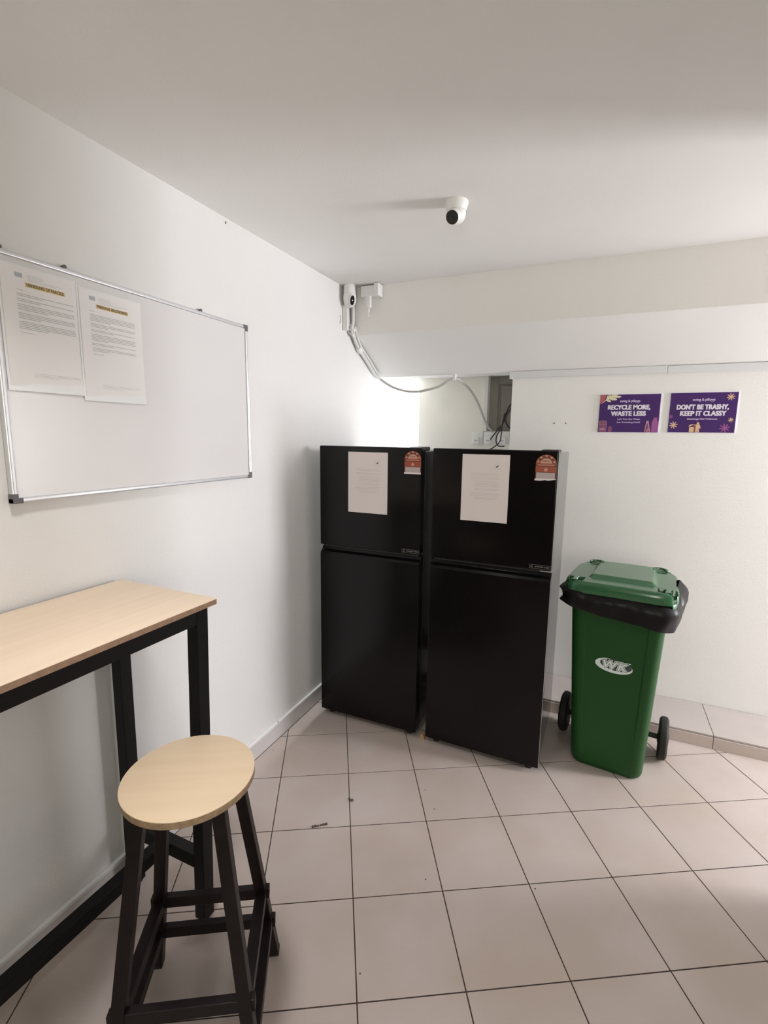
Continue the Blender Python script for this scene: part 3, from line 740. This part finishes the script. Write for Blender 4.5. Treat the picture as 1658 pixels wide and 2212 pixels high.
for s_, bold, m_, z in (('a', 0.0062, LOGOW, 0.0010), ('b', 0.0034, LOGOG, 0.0016), ('c', 0.0014, LOGOW, 0.0022)):
    for ch, x in (('W', -0.022), ('K', 0.033)):
        put_text('logo_letter', ch, 0.056, m_, lg, x, 0.002, z, bold=bold, shear=0.22, res=6)

# black liner folded over the rim
lm_ = MB(); NA, NR = 120, 9
def bag_pt(k, r_):
    a = 2*PI*k/NA
    # rounded rectangle direction
    e = 5.0; c_, s_ = math.cos(a), math.sin(a)
    rr = 1.0/((abs(c_)**e+abs(s_)**e)**(1/e))
    bx, by = rr*c_, rr*s_
    t = r_/(NR-1)
    # lower hem height: lower towards the front right
    front = max(0, -by); right = (bx+1)/2
    hem = 0.806 - 0.052*front*right**0.8 - 0.030*max(0, bx)*(1-abs(by)*0.4) + 0.006*math.sin(5*a+1)
    z = 0.876+(hem-0.876)*t
    z -= 0.010*max(0, by)*t
    bulge = -0.004+0.032*math.sin(PI/2*min(1, t*2.2)) - 0.012*t*t
    # loose pointed folds on the left, puff at the right
    if bx < -0.6: bulge += 0.020*max(0, math.sin(PI*2.0*t+0.6))*max(0, 1-abs(by+0.75)*1.4) + 0.012*t*max(0, 1-abs(by+0.75)*1.4)
    if bx > 0.6: bulge += 0.020*math.sin(PI*t)*(0.6+0.4*by)
    wr_ = min(1, 4*t)*(0.003*math.sin(7*a+4*t)+0.002*math.sin(17*a+6*t)*t+0.001*math.sin(31*a-3*t))
    gx, gy = bulge+wr_, bulge+wr_
    X = bx*(0.204+gx); Y = 0.113+by*(0.226+gy)
    if bx > 0.5 and by > -0.4: # tuft standing above the lid edge
        z += 0.042*(1-t)*min(1, (bx-0.5)*3)*max(0, 1-abs(by+0.0)*1.6); X += 0.016*(1-t)*max(0, 1-abs(by)*1.6)*min(1, (bx-0.5)*3)
    return (X, Y, z)
for sh in (0, 1):
    o_ = len(lm_.v)
    for r_ in range(NR):
        for k in range(NA):
            X, Y, z = bag_pt(k, r_); s_ = 1 - sh*0.008
            lm_.v.append((X*s_, 0.113+(Y-0.113)*s_, z))
    for r_ in range(NR-1):
        for k in range(NA):
            a = o_+r_*NA+k; b = o_+r_*NA+(k+1) % NA
            lm_.f.append((a, b, b+NA, a+NA) if sh == 0 else (a+NA, b+NA, b, a))
lin = lm_.obj('bin_liner', LINER, None, smooth=True)
lin.location = bn.location; lin.rotation_euler = bn.rotation_euler
tag(lin, 'black plastic bin liner folded over the rim of the green bin', 'bin liner')

# ================================================================== CEILING CAMERA
cc = thing('security_camera', 'white turret security camera with black lens hanging from the ceiling', 'camera', (0.850, 0.137, ZC))
MB().lathe([(0.041, 0.0), (0.041, -0.008), (0.037, -0.022), (0.034, -0.030)], 32).obj('base', WHITEP, cc, smooth=True)
sc = [(0.0335*math.sin(PI*k/14)+0.0002, -0.040-0.0335*math.cos(PI*k/14)) for k in range(15)]
MB().lathe(sc, 32).obj('ball', WHITEP, cc, smooth=True)
d = Vector((-0.12, -0.80, -0.52)).normalized(); cb = Vector((0, 0, -0.040))
q = d.to_track_quat('Z', 'Y')
for nm, prof, m_ in (('lens_barrel', [(0.0255, 0.018), (0.0255, 0.036), (0.0235, 0.039)], WHITEP), ('lens_face', [(0.0225, 0.030), (0.0225, 0.0395)], LENS), ('lens', [(0.009, 0.034), (0.009, 0.0405), (0.006, 0.0415)], BLACKM)):
    o = MB().lathe(prof, 28).obj(nm, m_, cc, smooth=True); o.location = cb; o.rotation_mode = 'QUATERNION'; o.rotation_quaternion = q
MB().tube([cb+Vector((-0.034*math.cos(a), -0.010+0.006, 0.034*math.sin(a)*0.9)) for a in [R(-70+k*14) for k in range(11)]], 0.0022, 6).obj('shell_gap', LENS, cc)
for s in (-1, 1):
    o = MB().lathe([(0.003, 0), (0.003, -0.003)], 8).obj('screw', CAPG, cc); o.location = (s*0.036, -0.012, -0.006)

# ================================================================== CORNER CAMERA, ADAPTOR, CONDUITS
pc = thing('pan_camera', 'white cylindrical pan camera with oval black face in the ceiling corner', 'camera', (0.046, 0.845, ZC))
MB().lathe([(0.030, 0.0), (0.033, -0.004), (0.0345, -0.030), (0.0345, -0.044), (0.033, -0.046)], 32).obj('base', WHITEP, pc, smooth=True)
hp = [(0.0345, -0.047), (0.0365, -0.062), (0.036, -0.082), (0.031, -0.100), (0.020, -0.113), (0.008, -0.118)]
MB().lathe(hp, 32).obj('head', WHITEP, pc, smooth=True)
d = Vector((0.72, -0.62, -0.25)).normalized(); q = d.to_track_quat('Z', 'Y')
for nm, sc_, prof, m_ in (('face_rim', (0.62, 1.25, 1), [(0.0235, 0.018), (0.0235, 0.0375), (0.0205, 0.0390)], WHITEP), ('face', (0.62, 1.25, 1), [(0.0200, 0.020), (0.0200, 0.0398)], LENS), ('lens', (1, 1, 1), [(0.0035, 0.036), (0.0035, 0.0410)], WHITEP)):
    o = MB().lathe(prof, 28).obj(nm, m_, pc, smooth=True); o.location = (0, 0, -0.078); o.rotation_mode = 'QUATERNION'; o.rotation_quaternion = q; o.scale = sc_
MB().box((-0.045, -0.004, -0.235), (-0.012, 0.012, -0.100)).obj('mount_arm', WHITEP, pc, bevel=0.003)

ad = thing('power_adaptor', 'white plug adaptor box high on the beam beside the corner camera', 'adaptor', (0.103, 0.914, 2.262))
MB().box((0.0, -0.050, 0.0), (0.088, 0.0, 0.056)).obj('socket_box', WHITEP, ad, bevel=0.003)
MB().box((0.088, -0.070, -0.004), (0.116, -0.008, 0.060)).obj('adaptor_block', WHITEP, ad, bevel=0.004)
MB().box((0.038, -0.058, -0.062), (0.062, -0.036, 0.004)).obj('plug', WHITEP, ad, bevel=0.004)
MB().tube(smooth_path([(0.050, -0.047, -0.060), (0.049, -0.047, -0.085), (0.045, -0.040, -0.105)]), [0.005]*8+[0.003]*9, 8).obj('cord_tip', WHITEP, ad, smooth=True)

path = smooth_path([(0.040, 0.893, 2.225), (0.038, 0.900, 2.150), (0.026, 0.915, 2.105), (0.020, 0.985, 2.030), (0.018, 1.120, 1.960), (0.017, 1.230, 1.900), (0.030, 1.292, 1.872)], 8)
cd = thing('cable_conduit', 'white cable conduit running down the corner from the pan camera', 'conduit')
MB().tube(path, 0.010, 10).obj('conduit_tube', CABW, cd, smooth=True)
MB().tube([p+Vector((0.014, 0.010, 0.006)) for p in path[14:44]], 0.007, 10).obj('conduit_tube', CABW, cd, smooth=True)
MB().tube([p+Vector((-0.010, -0.008, 0.0)) for p in path[:12]], 0.0022, 8).obj('dark_wire', CABB, cd, smooth=True)
for i, r_ in ((16, 0.015), (26, 0.0165)):
    MB().tube([path[i-1], path[i+1]], r_, 14).obj('conduit_clip', WHITEP, cd, smooth=True)
kn = MB()
for k in range(4):
    a = k*1.7
    kn.tube(smooth_path([path[15]+Vector((0.004, -0.012, 0.006*k-0.01)), path[17]+Vector((0.018*math.cos(a), -0.020, 0.012*math.sin(a))), path[19]+Vector((0.006, -0.012, -0.004*k))], 5), 0.0038, 6)
kn.obj('tie_wrap', WHITEP, cd, smooth=True)

path2 = smooth_path([(0.030, 1.292, 1.872), (0.108, 1.300, 1.823), (0.205, 1.300, 1.792), (0.300, 1.300, 1.787), (0.421, 1.300, 1.811), (0.527, 1.300, 1.858), (0.588, 1.400, 1.812), (0.626, 1.500, 1.728), (0.652, 1.650, 1.602), (0.680, 1.735, 1.545)], 8)
ca = thing('drooping_cable', 'grey cable drooping under the beam to the alcove sockets', 'cable')
MB().tube(path2, 0.0078, 10).obj('cable_sheath', CABG, ca, smooth=True)
MB().box((0.518, 1.288, 1.848), (0.536, 1.312, 1.886)).obj('cable_clip', WHITEP, ca, bevel=0.002)

vp = MB().box((0.612, 1.736, 1.546), (0.640, 1.750, 1.925)).obj('vertical_trunking', CABW, None, bevel=0.002)
tag(vp, 'pale vertical trunking strip above the alcove sockets', 'trunking')

# sockets
xs_ = [(0.538, 'leftmost alcove wall socket with a plug, left of the trunking strip'), (0.622, 'middle alcove wall socket with a plug, below the trunking strip'), (0.716, 'rightmost alcove wall socket with a plug, nearest the poster wall')]
for x, lb in xs_:
    s = thing('wall_socket', lb, 'socket', (x, 1.750, 1.457), group='sockets in the alcove')
    MB().box((0, -0.010, 0), (0.080, 0, 0.086)).obj('face_plate', WHITEP, s, bevel=0.002)
    MB().box((0.012, -0.040, 0.004), (0.060, -0.010, 0.052)).obj('plug', WHITEP, s, bevel=0.007, seg=3)
    MB().box((0.026, -0.0415, 0.022), (0.050, -0.0395, 0.030)).obj('plug_mark', INKG, s)
    MB().box((0.026, -0.014, 0.062), (0.046, -0.009, 0.078)).obj('switch', WHITEP, s, bevel=0.001)
# black leads
leads = [
 ([(0.900, 1.620, 1.775), (0.818, 1.620, 1.720), (0.788, 1.620, 1.650), (0.773, 1.625, 1.600), (0.738, 1.645, 1.560), (0.680, 1.690, 1.492)], 0.0042, 'black power lead from the middle alcove plug rising behind the poster wall'),
 ([(0.905, 1.560, 1.760), (0.838, 1.560, 1.700), (0.804, 1.560, 1.640), (0.804, 1.560, 1.600), (0.833, 1.560, 1.565), (0.900, 1.560, 1.535)], 0.0055, 'thick black lead hooking sharply right behind the poster wall'),
 ([(0.905, 1.590, 1.782), (0.814, 1.590, 1.700), (0.782, 1.590, 1.620), (0.764, 1.592, 1.560), (0.742, 1.600, 1.520), (0.736, 1.610, 1.480), (0.748, 1.640, 1.450), (0.774, 1.700, 1.447)], 0.0038, 'black power lead looping to the rightmost alcove plug'),
 ([(0.796, 1.540, 1.660), (0.784, 1.540, 1.590), (0.781, 1.540, 1.530), (0.774, 1.536, 1.480), (0.741, 1.532, 1.445), (0.706, 1.530, 1.425)], 0.0038, 'black power lead dropping down behind the right fridge'),
]
for pts, r_, lb in leads:
    o = MB().tube(smooth_path(pts, 8), r_, 8).obj('power_lead', CABB, None, smooth=True); tag(o, lb, 'cable', 'black leads in the alcove')

# ================================================================== LITTER ON THE FLOOR
def clump(name, label, cat, x, y, pts, r_):
    m_ = MB()
    for i, (a, b, c) in enumerate(pts):
        m_.lathe([(c*r_*0.5, 0), (c*r_, r_*0.3*c), (c*r_*0.8, r_*0.8*c), (c*r_*0.2, r_*1.1*c)], 10, (a, b, 0))
    o = m_.obj(name, LINT, None, smooth=True); o.location = (x, y, 0); tag(o, label, cat); return o
clump('lint_clump', 'elongated grey-brown lint clump on a tile joint near the stool', 'litter', 0.488, -0.223,
      [(-0.019, -0.017, 1.0), (-0.012, -0.010, 1.0), (-0.004, -0.004, 0.75), (0.004, 0.003, 0.75), (0.012, 0.010, 0.9), (0.020, 0.016, 1.0)], 0.0062)
clump('lint_ball', 'small round dark lint ball beside a tile joint before the left fridge', 'litter', 0.541, -0.054,
      [(0, 0, 1.0), (-0.009, 0.001, 0.5), (-0.016, 0.006, 0.55), (-0.018, 0.011, 0.4)], 0.0075)
for x, y, lb in ((0.042, 0.078, 'tiny dark crumb on the tiles close to the left skirting'), (0.227, 0.42, 'tiny dark crumb on the tile right in front of the left fridge'),
                 (0.798, 0.134, 'tiny dark crumb on the tile before the right fridge, farther of two'), (0.868, 0.048, 'tiny dark crumb on the tile before the right fridge, nearer of two'),
                 (0.941, -0.269, 'tiny dark crumb on the open middle of the floor'), (1.289, -0.146, 'tiny dark crumb just past a joint crossing, in line with the green bin'),
                 (0.870, -0.627, 'tiny dark crumb on the tile nearest the camera, right of the stool')):
    o = MB().lathe([(0.0022, 0), (0.0028, 0.0006), (0.001, 0.0012)], 8).obj('crumb', LINT, None); o.location = (x, y, 0)
    tag(o, lb, 'litter', 'crumbs on the floor')

# ================================================================== CEILING LAMPS
def lamp(label, x, y, power, color, r_=0.09, z=ZC, spread=180):
    t = thing('ceiling_light', label, 'light', (x, y, z), group='round ceiling lights')
    MB().lathe([(r_+0.012, 0), (r_+0.012, -0.022), (r_, -0.026)], 32).obj('base', WHITEP, t, smooth=True)
    MB().lathe([(r_, -0.0262), (r_*0.96, -0.034), (r_*0.6, -0.042), (0.01, -0.045)], 32).obj('diffuser', LAMPE, t, smooth=True)
    l = bpy.data.lights.new('lamp_light', 'AREA'); l.shape = 'DISK'; l.size = 2*r_; l.energy = power; l.color = color; l.spread = R(spread)
    o = bpy.data.objects.new('lamp_light', l); COL.objects.link(o); o.parent = t; o.location = (0, 0, -0.05)
    return t
lamp('round white ceiling light above the bar table', 0.62, -1.07, 4.6, (1.0, 0.97, 0.96), spread=105)
def pendant(label, x, y, z, power, color):
    t = thing('pendant_lamp', label, 'lamp', (x, y, z))
    MB().tube([(0, 0, 0.13), (0, 0, ZC-z)], 0.004, 8).obj('cord', BLACKM, t)
    sh = [(0.03, 0.13), (0.05, 0.12), (0.11, 0.0), (0.107, 0.0), (0.048, 0.115), (0.01, 0.12)]
    MB().lathe(sh, 32).obj('shade', FBODY, t, smooth=True)
    l = bpy.data.lights.new('lamp_light', 'AREA'); l.shape = 'DISK'; l.size = 0.16; l.energy = power; l.color = color; l.spread = R(130)
    o = bpy.data.objects.new('lamp_light', l); COL.objects.link(o); o.parent = t; o.location = (0, 0, 0.008)
pendant('dark pendant lamp hanging near the side wall', 2.12, -1.10, 1.93, 3.2, (1.0, 1.0, 0.95))
